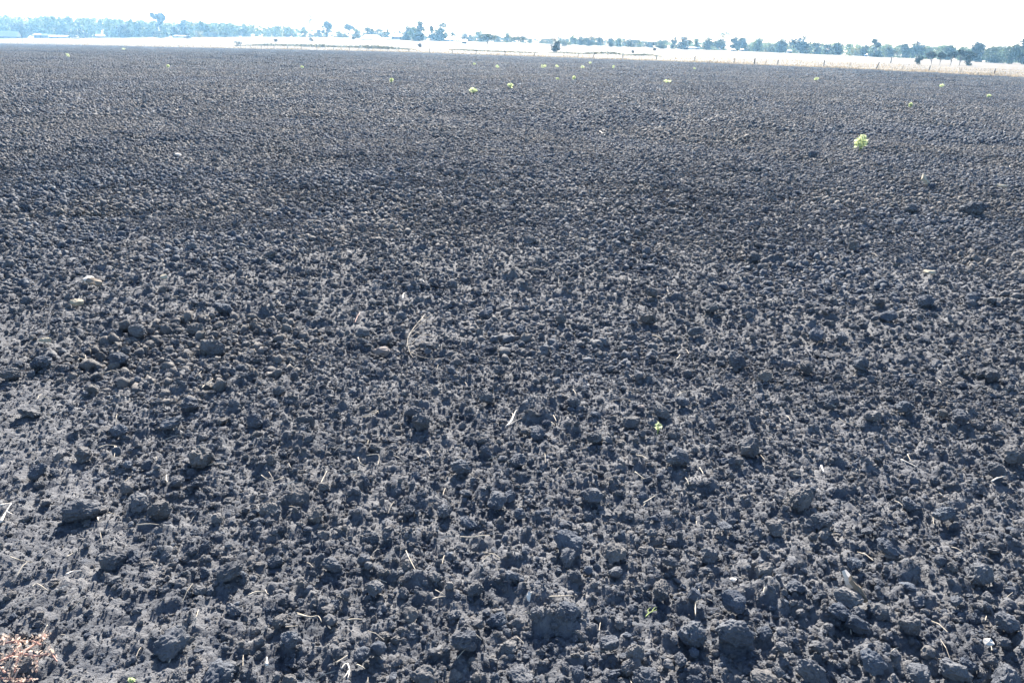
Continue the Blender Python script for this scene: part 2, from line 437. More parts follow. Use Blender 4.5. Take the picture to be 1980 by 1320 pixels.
stalk([(708,880),(730,878),(733,888),(730,900)], .0035, 'bent hook-shaped pale stalk, lower middle of the field')
stalk([(700,805),(718,800),(732,794)], .003, 'small wispy bundle of straw strands in mid field', branches=[[(702,806),(720,803),(728,797)],[(716,797),(728,793),(733,800)]])
stalk([(186,722),(205,720),(218,716),(230,720)], .0045, 'bow-shaped pale stalk on the left beside dark clods')
stalk([(390,750),(398,742),(412,732)], .0045, 'pale stalk slanting up right, left of the picture centre', branches=[[(398,743),(404,741),(410,742)]])
stalk([(163,703),(166,692),(165,686)], .004, 'short upright white straw on the left side', branches=[[(150,696),(156,692),(163,696)]])
stalk([(190,866),(205,860),(225,862),(222,872)], .0045, 'pale T-shaped stalk at the left, above the round clod', branches=[[(222,862),(222,874),(220,886)]])
stalk([(80,765),(95,770),(110,768)], .003, 'thin grey root with side strands on the left', branches=[[(92,770),(100,774)],[(86,766),(90,772)]])
stalk([(890,1037),(912,1038),(930,1035),(947,1034)], .0045, 'long pale stalk lying flat under rounded clods, bottom centre')
stalk([(785,1064),(792,1080),(805,1104)], .003, 'straight thin straw slanting down right between clods, bottom centre')
stalk([(620,934),(626,922),(632,910)], .004, 'straight white straw tilted right, lower left of centre')
stalk([(505,918),(525,930),(548,922)], .0035, 'V-shaped thin pale straw in the lower left', branches=[[(520,912),(526,922),(530,930)]])
stalk([(322,918),(324,932),(352,928)], .004, 'L-shaped pale straw hugging a dark clod, lower left')
stalk([(575,1187),(600,1192),(615,1190),(622,1202)], .004, 'kinked pale straw near the bottom, left of centre', branches=[[(574,1184),(590,1189),(600,1192)]])
stalk([(672,1198),(686,1196),(702,1197)], .0045, 'short thick white straw near the bottom, left of centre')
stalk([(552,1211),(566,1210),(576,1209)], .003, 'short flat thin straw near the bottom left of centre')
stalk([(672,1282),(676,1296),(672,1312)], .004, 'white forked stalk with three prongs at the bottom edge', branches=[[(660,1292),(668,1282),(674,1286)],[(674,1296),(668,1306),(662,1310)]], mat='bleached')
stalk([(690,1284),(700,1288),(706,1292)], .0035, 'small pale straw beside the three-pronged stalk at the bottom edge', group=None)
stalk([(650,1280),(660,1274),(672,1266)], .0035, 'arched pale straw above the three-pronged stalk at the bottom')
stalk([(836,1158),(848,1154),(862,1152)], .0045, 'pale flat stalk below a pair of tall clods, bottom centre', branches=[[(842,1140),(850,1144),(860,1149)]])
stalk([(912,1220),(922,1228),(932,1236)], .0045, 'short grey straw between two large clods at the bottom centre')
stalk([(1062,1153),(1085,1152),(1108,1151)], .0045, 'long straight pale straw lying flat, bottom right of centre')
stalk([(1022,1156),(1026,1148),(1027,1144)], .006, 'stubby white straw at the left end of a long flat straw', mat='bleached')
stalk([(1015,1183),(1028,1182),(1038,1175)], .0035, 'pale forked straw just below the long flat straw', branches=[[(1028,1183),(1036,1184),(1042,1183)]])
stalk([(1248,1192),(1256,1184),(1270,1178)], .003, 'pale green sprig with small leaves among clods, bottom right of centre', 'sprig', 'weedstem', branches=[[(1254,1185),(1253,1178),(1258,1174)],[(1260,1181),(1266,1174),(1270,1173)]], cat='sprig')
stalk([(1345,1190),(1345,1168),(1352,1148),(1351,1138)], .0035, 'upright tan twig standing out of cracked clods, bottom right', 'twig', 'stalk', branches=[[(1345,1164),(1352,1160),(1358,1158)]], cat='twig', lift=.03)
stalk([(1228,912),(1236,918),(1246,925)], .0055, 'white straw slanting down right in the lower middle', branches=[[(1240,926),(1248,924)]])
stalk([(1244,972),(1254,966),(1266,958)], .0045, 'pale straw slanting up right below the lower middle clods')
stalk([(1353,904),(1358,912),(1360,916)], .004, 'tiny pale straw upper right of the slanting white straw')
stalk([(1588,900),(1590,906),(1594,913)], .0065, 'bright stubby white straw standing on the right side', mat='bleached')
stalk([(1534,916),(1544,918),(1550,918)], .004, 'short flat tan straw left of the bright stubby straw')
stalk([(1918,930),(1928,924),(1944,920)], .006, 'white crescent stalk near the right edge', mat='bleached')
stalk([(1602,778),(1610,783),(1617,786)], .0045, 'short curved white straw on the right of the field')
stalk([(1622,808),(1634,816),(1646,820)], .003, 'fine pale straw below the short curved one, right side', branches=[[(1640,818),(1652,816)]])
stalk([(1742,888),(1758,895),(1775,903)], .006, 'thick pale root lying at the right, low in the picture', mat='bleached')
stalk([(1755,878),(1760,888),(1766,892)], .003, 'thin straw leaning against the thick pale root')
stalk([(1108,753),(1112,758),(1115,768)], .0045, 'short bent white straw right of the picture centre')
stalk([(1070,803),(1073,808),(1076,815)], .0045, 'tiny upright white straw below the bent white straw')
stalk([(1146,842),(1156,835),(1166,828)], .004, 'pale straw slanting up right beside a tall clod')
stalk([(1178,775),(1200,772),(1228,770)], .0025, 'long thin dark-tipped straw lying level, right of centre')
stalk([(1308,766),(1318,758),(1330,756)], .003, 'faint arched straw right of the long thin level straw')
stalk([(1308,694),(1312,690),(1315,685)], .005, 'small tan straw in the middle right')
stalk([(686,624),(690,614),(696,604)], .0045, 'reddish straw slanting up right, left of the root tangle', mat='redstem')
stalk([(779,578),(780,568),(786,565)], .006, 'white hook-shaped straw above the root tangle', mat='bleached')
stalk([(806,508),(812,512),(820,516)], .005, 'short pale straw far above the root tangle')
stalk([(816,538),(818,543),(822,546)], .006, 'bright white speck of straw above the root tangle', mat='bleached')
stalk([(568,476),(574,481),(578,486)], .005, 'small tan straw in the middle distance, left of centre')
stalk([(1160,254),(1166,258),(1170,262)], .015, 'white straw slanting down right in the upper middle distance', mat='bleached')
stalk([(1128,283),(1136,283),(1144,282)], .012, 'flat white straw below the slanting one, upper middle distance', mat='bleached')
stalk([(62,1135),(72,1128),(94,1142)], .004, 'wavy pale straw low on the left')
stalk([(128,1110),(140,1104),(157,1103)], .0045, 'curved bleached straw low on the left beside a flat patch', mat='bleached')
stalk([(20,1076),(38,1082),(66,1087)], .0035, 'long thin straw low at the far left')
stalk([(128,1076),(140,1070),(150,1064)], .004, 'straight pale straw low left, above the curved bleached one')
stalk([(81,1232),(85,1220),(92,1207)], .004, 'pale straw rising from the red weed in the lower left corner')
stalk([(266,1014),(290,1012),(308,1014)], .004, 'flat pale straw lying in the lower left beside cracked clods')
stalk([(189,1000),(190,1006),(192,1010)], .005, 'tiny white upright straw below the flat-topped clod, lower left')
stalk([(210,990),(222,994),(232,998)], .0025, 'thin slanting straw below the flat-topped clod, lower left')
stalk([(480,1150),(494,1144),(515,1142)], .0045, 'pale straw bent at its end, bottom left of centre', branches=[[(513,1140),(516,1146),(520,1148)]])
stalk([(376,1200),(380,1190),(384,1178)], .003, 'thin straight straw lower left')
stalk([(1640,1140),(1648,1146)], .004, 'short straw beside the split wood piece, bottom right')

def chip(u, v, w, h, label, mat, name='wood_chip', rot=0.0, lean=0.3, cat='chip'):
    """irregular flake of bark or wood lying on the soil"""
    p = surf(u, v, .01); d = (p - Vector((0, 0, CAM_H))).length; ww, hh = w * d / F, h * d / F
    KEEP.append((p.x, p.y))
    rs = random.Random(int(u * 7 + v)); n = 9; top, bot = [], []
    for k in range(n):
        a = 2 * math.pi * k / n; r = rs.uniform(.75, 1.1)
        x, y = math.cos(a) * ww / 2 * r, math.sin(a) * hh / 2 * r
        z = rs.uniform(-.1, .1) * hh
        top.append((x, y, z + hh * .10)); bot.append((x * .95, y * .95, z - hh * .10))
    vs_ = top + bot + [(0, 0, hh * .16), (0, 0, -hh * .1)]
    fs = [(k, (k + 1) % n, 2 * n) for k in range(n)] + [(n + (k + 1) % n, n + k, 2 * n + 1) for k in range(n)]
    fs += [((k + 1) % n, k, n + k, n + (k + 1) % n) for k in range(n)]
    o = mesh_obj(name, vs_, fs, M[mat], None, False)
    o.location = p + Vector((0, 0, hh * .35)); o.rotation_euler = (lean, 0.1, rot)
    return tag(o, label, cat)
chip(1638, 1134, 14, 40, 'split grey piece of wood leaning on a big clod, bottom right', 'bleached', rot=.45, lean=.75)
chip(1655, 1155, 12, 46, 'dark bark strip lying next to the split grey wood, bottom right', 'brownwood', rot=.6, lean=.5)
chip(1910, 1246, 16, 15, 'black and white flake of bark at the bottom right corner', 'bleached', rot=-.5, lean=.5)
chip(174, 546, 20, 16, 'weathered grey bark piece lying on the left in the middle distance', 'bleached', rot=.2, lean=.4, name='bark_piece')
chip(184, 552, 30, 18, 'dark curl of bark right under the grey bark piece', 'brownwood', rot=-.2, lean=.3, name='bark_piece')
chip(1417, 1122, 14, 8, 'small white chip lying below clods, bottom right of centre', 'bleached', rot=.1, lean=.3)
chip(1787, 357, 10, 22, 'pinkish white chip far off on the right below the green weed', 'paleclod', rot=.6, lean=.7)
chip(1022, 1158, 8, 18, 'narrow white chip left of the long flat straw', 'bleached', rot=.2, lean=.6)
chip(318, 539, 14, 12, 'pale flake of debris left of centre in the middle distance', 'paleclod', rot=.2, lean=.6)
chip(1796, 530, 26, 12, 'pale dry leaf heap on the right in the middle distance', 'paleclod', rot=.1, lean=.3)
chip(345, 302, 12, 8, 'whitish flake far off on the left', 'bleached', rot=.3, lean=.4)
chip(1935, 362, 22, 8, 'tan flake of debris by the right edge, upper field', 'paleclod', rot=.1, lean=.4)
def lump(u, v, w, mat, name, label, cat, k, flat=.8):
    p = surf(u, v, 0.0); d = (p - Vector((0, 0, CAM_H))).length; s_ = w * d / F / 2; KEEP.append((p.x, p.y))
    me = CL[k].copy(); me.materials.clear(); me.materials.append(M[mat])
    o = bpy.data.objects.new(name, me); COL.objects.link(o)
    o.location = p + Vector((0, 0, s_ * .35)); o.scale = (s_ * 1.1, s_ * .9, s_ * flat); o.rotation_euler = (.1, .1, .4)
    return tag(o, label, cat)
lump(738, 683, 28, 'stone', 'stone', 'smooth pinkish grey oval stone below the root tangle', 'stone', 12, .7)
lump(150, 588, 20, 'paleclod', 'pale_clod', 'pale tan crumbly lump on the left in the middle distance', 'clod', 3, .8)
lump(88, 660, 15, 'paleclod', 'pale_clod', 'small yellowish lump at the left edge side below the pale tan lump', 'clod', 5, .7)
lump(1240, 788, 14, 'stone', 'stone', 'small mauve stone half buried among clods, right of centre', 'stone', 14, .7)

# ------------------------------------------------------------------ weeds
def leaf_cloud(n, rx, ry, rz, size, rs, flat=0.0, hollow=.35):
    """loose leaf quads spread through an ellipsoid volume"""
    d = rs.normal(size=(n, 3)); d /= np.linalg.norm(d, axis=1)[:, None]
    r = (hollow + (1 - hollow) * rs.random(n) ** .6)[:, None]
    c = d * r * np.array([rx, ry, rz])
    a = rs.normal(size=(n, 3)); a[:, 2] *= (1 - flat); a /= np.linalg.norm(a, axis=1)[:, None]
    b = np.cross(a, rs.normal(size=(n, 3))); b /= np.linalg.norm(b, axis=1)[:, None]
    s_ = (size * rs.uniform(.6, 1.3, n))[:, None]
    a, b = a * s_, b * s_ * .55
    V = np.stack([c - a, c + b - a * .1, c + a, c - b - a * .1], 1)
    return V
def quads(name, V, mat, parent=None):
    V = V.reshape(-1, 3); n = len(V) // 4
    return mesh_obj(name, V, np.arange(n * 4).reshape(n, 4), mat, parent)
def weed(u, v, w, h, label, leaf=.035, n=130, group='pale green weeds scattered over the far field'):
    p = on_ground(u, v, .03); d = p.y; wx, hz = w * d / F, h * d / F
    rs = np.random.default_rng(int(u * 13 + v)); e = empty('weed', p, label, 'weed', group)
    V = leaf_cloud(n, wx / 2 * .9, wx / 2 * .8, hz / 2, max(leaf, wx * .085), rs, hollow=.15); V[:, :, 2] += hz * .52
    V[:, :, 0] *= (1 + .3 * rs.normal(size=(n, 1)) * .3)
    quads('foliage', V, M['weed'], e)
    m = MB()
    for k in range(6):
        a = rs.uniform(0, 6.28); q = rs.uniform(.3, .9)
        m.tube([(0, 0, -.02), (math.cos(a) * wx * .2 * q, math.sin(a) * wx * .2 * q, hz * .4), (math.cos(a) * wx * .4 * q, math.sin(a) * wx * .35 * q, hz * .8)], [hz * .025, hz * .02, hz * .008], 4)
    m.build('stem', M['weedstem'], e)
weed(1663, 288, 28, 25, 'large pale green bushy weed alone on the right of the field', .03, 260)
for a in [(132,111,10,7,'pale green weed at the far left of the field'),(240,97,8,4,'tiny pale weed on the far left near the field edge'),
 (757,160,7,8,'small upright green weed left of centre in the far field'),(915,179,19,8,'low spreading green weed in the centre of the far field'),
 (987,171,12,11,'bushy green weed right of the low spreading one'),(917,126,6,4,'small pale weed in the far centre, nearest the edge'),
 (962,132,7,6,'pale weed in a row near the edge, left of the double one'),(1051,132,12,7,'wide double-tufted weed near the far edge, right of centre'),
 (1077,131,7,5,'small pale weed right beside the double-tufted one'),(1126,133,8,6,'bright pale weed between two smaller ones near the far edge'),
 (1141,124,6,4,'pale weed nearest the fence right of centre'),(1186,133,5,6,'thin upright weed right of the bright pale ones'),
 (1110,154,7,6,'pale weed below the far row, right of the centre'),(1078,154,7,3,'flat tiny weed left of the pale weed below the far row'),
 (1290,160,18,5,'flat straggling pale weed in the far right half'),(1343,135,5,4,'small white-green weed under the leaning fence posts'),
 (1578,156,9,6,'pale yellow-green weed in the far field on the right'),(1760,206,7,6,'small green weed right of the large bushy weed, further off'),
 (1820,169,10,6,'bright green weed at the far right of the field'),(1911,189,7,6,'yellowish weed near the right edge of the far field'),
 (585,132,6,4,'tiny weed on the left half of the far field'),(325,131,6,5,'faint pale weed in the far left field'),
 (1272,832,16,20,'small green seedling sprouting between clods, right of centre'),
 (255,1318,12,10,'tiny bright green seedling at the bottom edge, left')]:
    n = 70 if a[1] < 300 else 16
    weed(a[0], a[1], a[2], a[3], a[4], .010 if a[1] > 300 else .05, n, None if a[1] > 300 else 'pale green weeds scattered over the far field')

# reddish weed creeping in the lower left corner
def red_weed():
    p0 = on_ground(20, 1290, .02); e = empty('red_weed', p0, 'creeping weed with small reddish leaves in the lower left corner', 'weed')
    rs = np.random.default_rng(5); st = MB(); Vs = []
    runs = [[(-40,1300),(5,1275),(40,1262),(75,1240),(92,1228)],[(5,1275),(28,1260),(40,1245),(22,1240)],[(40,1262),(30,1285),(28,1300)],
            [(-30,1250),(0,1245),(30,1238)],[(40,1262),(70,1268),(98,1262),(110,1278)],[(60,1264),(72,1280),(70,1298)],[(-20,1310),(20,1312),(60,1314)],
            [(75,1242),(82,1234),(88,1226)],[(-30,1275),(0,1290),(10,1300)],[(10,1330),(40,1318),(62,1312)],[(30,1240),(60,1238),(80,1246)],[(-20,1240),(0,1236),(14,1232)]]
    for r in runs:
        pts = [surf(u, v, .015 + rs.uniform(0, .02)) - p0 for u, v in r]
        st.tube(pts, [.0028] * len(pts), 5)
        for q in pts: KEEP.append((q.x + p0.x, q.y + p0.y))
        for i in range(len(pts) - 1):
            for t in np.linspace(0, 1, 6):
                c = pts[i].lerp(pts[i + 1], float(t))
                V = leaf_cloud(2, .016, .016, .014, .0065, rs, hollow=.4) + np.array(c) + np.array([0, 0, .006]); Vs.append(V)
    quads('foliage', np.concatenate(Vs), M['redleaf'], e); st.build('stem', M['redstem'], e)
red_weed()

# ------------------------------------------------------------------ crumbs and small clods: one mass, scattered as instances
def crumbs():
    P, S = [], []
    def band(y0, y1, n, smin, smax, pw):
        yy = np.sqrt(RNG.random(n) * ((y1 + 2.5) ** 2 - (y0 + 2.5) ** 2) + (y0 + 2.5) ** 2)
        aa = RNG.uniform(math.radians(-43), math.radians(43), n)
        x = np.sin(aa) * yy; y = np.cos(aa) * yy - 2.5
        s_ = smin * (smax / smin) ** (RNG.random(n) ** pw)
        P.append(np.stack([x, y], -1)); S.append(s_)
    band(0.8, 4.6, 190000, .005, .030, 2.3)
    band(0.8, 5.0, 3000, .030, .060, 1.4)
    band(4.5, 14, 11000, .032, .078, 1.6)
    band(4.2, 8.5, 125000, .009, .042, 2.3)
    band(8, 14.5, 110000, .013, .056, 2.3)
    band(11, 34, 85000, .020, .100, 2.5)
    band(20, 90, 36000, .045, .13, 2.4)
    P_ = np.concatenate(P); S_ = np.concatenate(S)
    x, y = P_[:, 0], P_[:, 1]
    ok = y < Y_edge(x / np.maximum(y, 1)) - 2
    trk = track(x + .1 * vnoise(x / .2, y / .2, 9), y); ok &= ~((S_ > .011) & (RNG.random(len(x)) < .72 * trk))
    K = np.array(KEEP)
    near = y < 14
    idx = np.where(near & (S_ > .012))[0]
    for c0 in range(0, len(idx), 4000):
        ii = idx[c0:c0 + 4000]
        d = np.min((x[ii, None] - K[None, :, 0]) ** 2 + (y[ii, None] - K[None, :, 1]) ** 2, 1)
        ok[ii[d < (S_[ii] * .5 + .018) ** 2]] = False
    x, y, s_ = x[ok], y[ok], S_[ok] * .5
    z = terrain(x, y) + rough_z(x, y) + s_ * RNG.uniform(-.25, .45, len(x))
    me = bpy.data.meshes.new('crumbs'); me.vertices.add(len(x))
    me.vertices.foreach_set('co', np.stack([x, y, z], -1).astype(np.float32).ravel())
    def attr(name, typ, arr, key):
        a = me.attributes.new(name, typ, 'POINT'); a.data.foreach_set(key, arr.ravel())
    n = len(x)
    rot = np.stack([RNG.uniform(-.8, .8, n), RNG.uniform(-.8, .8, n), RNG.uniform(0, 6.28, n)], -1).astype(np.float32)
    sc = np.stack([s_, s_ * RNG.uniform(.8, 1.1, n), s_ * RNG.uniform(.75, 1.1, n)], -1).astype(np.float32)
    attr('rot', 'FLOAT_VECTOR', rot, 'vector'); attr('siz', 'FLOAT_VECTOR', sc, 'vector')
    attr('pick', 'INT', RNG.integers(0, 12, n).astype(np.int32), 'value')
    me.materials.append(M['soil'])
    o = bpy.data.objects.new('soil_crumbs', me); COL.objects.link(o); o.parent = field; tag(o, kind='stuff')
    col = bpy.data.collections.new('clod_shapes'); seen = set()
    for ch in field.children:
        if ch.name.startswith('clod') and ch.data.name not in seen and len(ch.data.vertices) < 1000 and len(seen) < 12:
            seen.add(ch.data.name); col.objects.link(ch)
    ng = bpy.data.node_groups.new('scatter_crumbs', 'GeometryNodeTree')
    ng.interface.new_socket('Geometry', in_out='INPUT', socket_type='NodeSocketGeometry')
    ng.interface.new_socket('Geometry', in_out='OUTPUT', socket_type='NodeSocketGeometry')
    N = ng.nodes; gi = N.new('NodeGroupInput'); go = N.new('NodeGroupOutput')
    iop = N.new('GeometryNodeInstanceOnPoints'); ci = N.new('GeometryNodeCollectionInfo')
    ci.inputs['Collection'].default_value = col; ci.inputs['Separate Children'].default_value = True; ci.inputs['Reset Children'].default_value = True
    def na(name, typ):
        a = N.new('GeometryNodeInputNamedAttribute'); a.data_type = typ; a.inputs['Name'].default_value = name
        return a.outputs['Attribute']
    L = ng.links
    L.new(gi.outputs[0], iop.inputs['Points']); L.new(ci.outputs[0], iop.inputs['Instance'])
    iop.inputs['Pick Instance'].default_value = True
    L.new(na('pick', 'INT'), iop.inputs['Instance Index'])
    L.new(na('rot', 'FLOAT_VECTOR'), iop.inputs['Rotation']); L.new(na('siz', 'FLOAT_VECTOR'), iop.inputs['Scale'])
    L.new(iop.outputs[0], go.inputs[0])
    md = o.modifiers.new('scatter', 'NODES'); md.node_group = ng
crumbs()

# further off the same crumbs come in patches
def crumb_patches():
    protos = bpy.data.collections.new('crumb_patch_shapes')
    import bmesh
    bases = []
    for k in range(14):
        bm = bmesh.new(); bmesh.ops.create_icosphere(bm, subdivisions=2 if k < 8 else 1, radius=1.0)
        off = Vector((k * 3.7, k * 1.3, 5.1))
        for v in bm.verts:
            n = v.co.normalized(); v.co = n * (1 + .55 * mnoise.noise(n * 1.7 + off) + .5 * mnoise.noise(n * 3.7 + off) + .3 * mnoise.noise(n * 9 + off))
        bm.verts.index_update()
        bases.append((np.array([v.co[:] for v in bm.verts]), np.array([[v.index for v in f.verts] for f in bm.faces]))); bm.free()
    specs = [(1.1, 800, .010, .070), (3.0, 1300, .016, .105), (8.0, 1500, .035, .145)]
    for si, (size, n, a, b) in enumerate(specs):
        for var in range(3):
            V, Fc, o = [], [], 0
            for q in range(n):
                bv, bf = bases[RNG.integers(8) if si == 0 else 8 + RNG.integers(6)]
                r = a * (b / a) ** (RNG.random() ** (2.4, 2.0, 1.8)[si]) / 2
                E = np.array(Euler((RNG.uniform(-1, 1), RNG.uniform(-1, 1), RNG.uniform(0, 6.28))).to_matrix())
                rad = size * .56 * math.sqrt(RNG.random()); an = RNG.uniform(0, 6.28)
                c = np.array([math.cos(an) * rad, math.sin(an) * rad, RNG.uniform(*((-.6, .5), (-.5, .65), (-.4, .8))[si]) * r])
                V.append((bv * np.array([.95, .9, (1.2, 1.4, 1.5)[si]]) * r) @ E.T + c); Fc.append(bf + o); o += len(bv)
            ob = mesh_obj('crumb_patch', np.concatenate(V), np.concatenate(Fc), M['soil'], link=False)
            ob.name = 'crumb_patch_%d%d' % (si, var); protos.objects.link(ob)
    pts, pick = [], []
    def fill(y0, y1, step, si):
        for y in np.arange(y0, y1, step):
            half = (y + 4) * 0.80
            xs = np.arange(-half, half, step); xs = xs + RNG.uniform(-.3, .3, len(xs)) * step
            ys = y + RNG.uniform(-.3, .3, len(xs)) * step
            ok = (ys < Y_edge(xs / np.maximum(ys, 1)) - specs[si][0] * .6) & (RNG.random(len(ys)) < np.clip((ys - y0) / (11.0 if si == 0 else .5 * y0), 0, 1) ** 1.2) & (RNG.random(len(ys)) < np.clip((y1 - ys) / (.4 * y1), 0, 1) + (si == 2))
            z = terrain(xs, ys)
            zz = np.mean([rough_z(xs + dx, ys + dy) for dx in (-.2, 0, .2) for dy in (-.2, 0, .2)], 0) if si == 0 else 0 * xs - .02
            pts.append(np.stack([xs, ys, z + zz], -1)[ok]); pick.append(RNG.integers(0, 3, ok.sum()) + si * 3)
    fill(3.6, 42, .62, 0); fill(16, 130, 1.9, 1); fill(55, 520, 5.2, 2)
    P_ = np.concatenate(pts); n = len(P_)
    me = bpy.data.meshes.new('patches'); me.vertices.add(n); me.vertices.foreach_set('co', P_.astype(np.float32).ravel())
    rot = np.zeros((n, 3), np.float32); rot[:, 2] = RNG.uniform(0, 6.28, n)
    a = me.attributes.new('rot', 'FLOAT_VECTOR', 'POINT'); a.data.foreach_set('vector', rot.ravel())
    a = me.attributes.new('siz', 'FLOAT_VECTOR', 'POINT'); a.data.foreach_set('vector', np.repeat(RNG.uniform(.85, 1.2, n), 3).astype(np.float32))
    a = me.attributes.new('pick', 'INT', 'POINT'); a.data.foreach_set('value', np.concatenate(pick).astype(np.int32))
    me.materials.append(M['soil'])
    o = bpy.data.objects.new('distant_crumbs', me); COL.objects.link(o); o.parent = field; tag(o, kind='stuff')
    ng = bpy.data.node_groups['scatter_crumbs'].copy()
    for nd in ng.nodes:
        if nd.type == 'COLLECTION_INFO': nd.inputs['Collection'].default_value = protos
    o.modifiers.new('scatter', 'NODES').node_group = ng
crumb_patches()

# short straw flecks, uncountable
def chaff():
    m = MB(); rs = random.Random(3)
    for k in range(360):
        v = 130 + 1190 * rs.random() ** 1.6; u = rs.uniform(-60, 2040)
        p = on_ground(u, v, .03); d = p.y
        if d > 120: continue
        p.z = float(terrain(p.x, p.y)) + float(rough_z(np.array([p.x]), np.array([p.y]))[0]) + .012
        L = rs.uniform(.02, .07) * (1 + d * .06); a = rs.uniform(0, 3.14); r = .0008 + .0003 * d
        dv = Vector((math.cos(a), math.sin(a), rs.uniform(-.2, .3))) * L / 2
        m.tube([p - dv, p + Vector((0, 0, .1 * L)), p + dv], [r, r, r * .6], 4)
    o = m.build('straw_chaff', M['stalk']); tag(o, 'tiny flecks of pale straw sprinkled over the dark soil', 'straw', None, 'stuff')
chaff()
#BACKGROUND
# ------------------------------------------------------------------ grass along the field edge and on the pasture
def grass_blades():
    n = 26000; rs = np.random.default_rng(8)
    u = rs.uniform(-0.78, 0.72, n); ye = Y_edge(u)
    off = np.where(rs.random(n) < .45, rs.uniform(-.6, 3, n), rs.random(n) ** 1.5 * 60)
    y = ye + off; x = u * y; z = terrain(x, y) - .05
    h = rs.uniform(.15, .45, n) * (1 + .5 * vnoise(x / 7, y / 7, 60)); w = rs.uniform(.10, .30, n) * (ye / 200)
    dx = rs.normal(0, .18, n); a = rs.uniform(0, 3.14, n); cx, cy = np.cos(a) * w / 2, np.sin(a) * w / 2
    V = np.stack([np.stack([x - cx, y - cy, z], -1), np.stack([x + cx, y + cy, z], -1),
                  np.stack([x + cx * .3 + dx, y + cy * .3, z + h], -1), np.stack([x - cx * .5 + dx, y - cy * .5, z + h * .85], -1)], 1)
    o = quads('dry_grass', V, M['straw_blade']); tag(o, 'pale dry grass along the far edge of the ploughed field', 'grass', None, 'stuff')
grass_blades()

# overgrown creek bank: dark rank grass on a low ridge beyond the fence
def bank(name, line, label):
    """line: x, y of the foot, height (pixels)"""
    us = np.arange(line[0][0], line[-1][0], 2.0)
    vb = np.interp(us, [l[0] for l in line], [l[1] for l in line]); hp = np.interp(us, [l[0] for l in line], [l[2] for l in line])
    V, Q = [], []; rs = np.random.default_rng(int(us[0])); ring = 6
    foot = [on_ground(float(a), float(b)) for a, b in zip(us, vb)]
    for p, h in zip(foot, hp):
        hh = max(h, .3) * p.y / F * rs.uniform(.75, 1.2)
        for k in range(ring):
            t = k / (ring - 1); dy = (t - .12) * 9.0
            prof = math.sin(math.pi * min(1, t * 1.15 + .05)) if t < .82 else .12
            V.append((p.x + rs.uniform(-.2, .2), p.y + dy, float(terrain(p.x, p.y + dy)) - .15 + (hh + .1) * max(prof, 0) * rs.uniform(.85, 1.1)))
    n = len(foot)
    for i in range(n - 1):
        for k in range(ring - 1): Q.append((i * ring + k, (i + 1) * ring + k, (i + 1) * ring + k + 1, i * ring + k + 1))
    e = empty(name, foot[n // 2], label, 'bank')
    o = mesh_obj('mound', [tuple(Vector(v) - e.location) for v in V], Q, M['bank'], e)
    B = []
    for p, h in zip(foot, hp):
        hh = max(h, .5) * p.y / F
        for q in range(9):
            b = p + Vector((rs.uniform(-.8, .8), rs.uniform(-.8, 4.5), 0)); b.z = float(terrain(b.x, b.y)) + hh * rs.uniform(.0, .55)
            hgt = hh * rs.uniform(.35, .75); w = rs.uniform(.25, .6); dx = rs.normal(0, .25)
            B.append([(b.x - w / 2, b.y, b.z), (b.x + w / 2, b.y + .1, b.z), (b.x + dx + w * .2, b.y, b.z + hgt), (b.x + dx - w * .2, b.y, b.z + hgt * .8)])
    quads('rank_grass', np.array(B) - np.array(e.location), M['bank'], e)['kind'] = 'stuff'
bank('creek_bank', [(462, 89, 1), (480, 89, 2), (520, 89.5, 4), (560, 90, 3.5), (620, 92, 5), (645, 92, 3), (680, 93, 3.5), (705, 94, 5.5), (730, 95, 5.5), (760, 96, 4), (800, 97, 1)], 'dark overgrown bank left of centre beyond the fence')
bank('creek_bank', [(868, 97, .5), (885, 98, 2.5), (920, 99.5, 2.5), (960, 101, 2), (1010, 103, 2), (1040, 103, 1)], 'thin dark bank in the centre below the umbrella-shaped trees')
bank('creek_bank', [(1060, 103, 1), (1090, 104, 3), (1120, 105.5, 2.5), (1150, 105.5, 4), (1185, 106, 4.5), (1210, 107, 1.5)], 'dark bank right of the columnar shrub by the fence')
bank('creek_bank', [(1205, 108, 1), (1225, 108.5, 3), (1250, 109, 4), (1275, 110, 2), (1282, 110.5, .5)], 'short rounded bank at the right end of the dark banks')

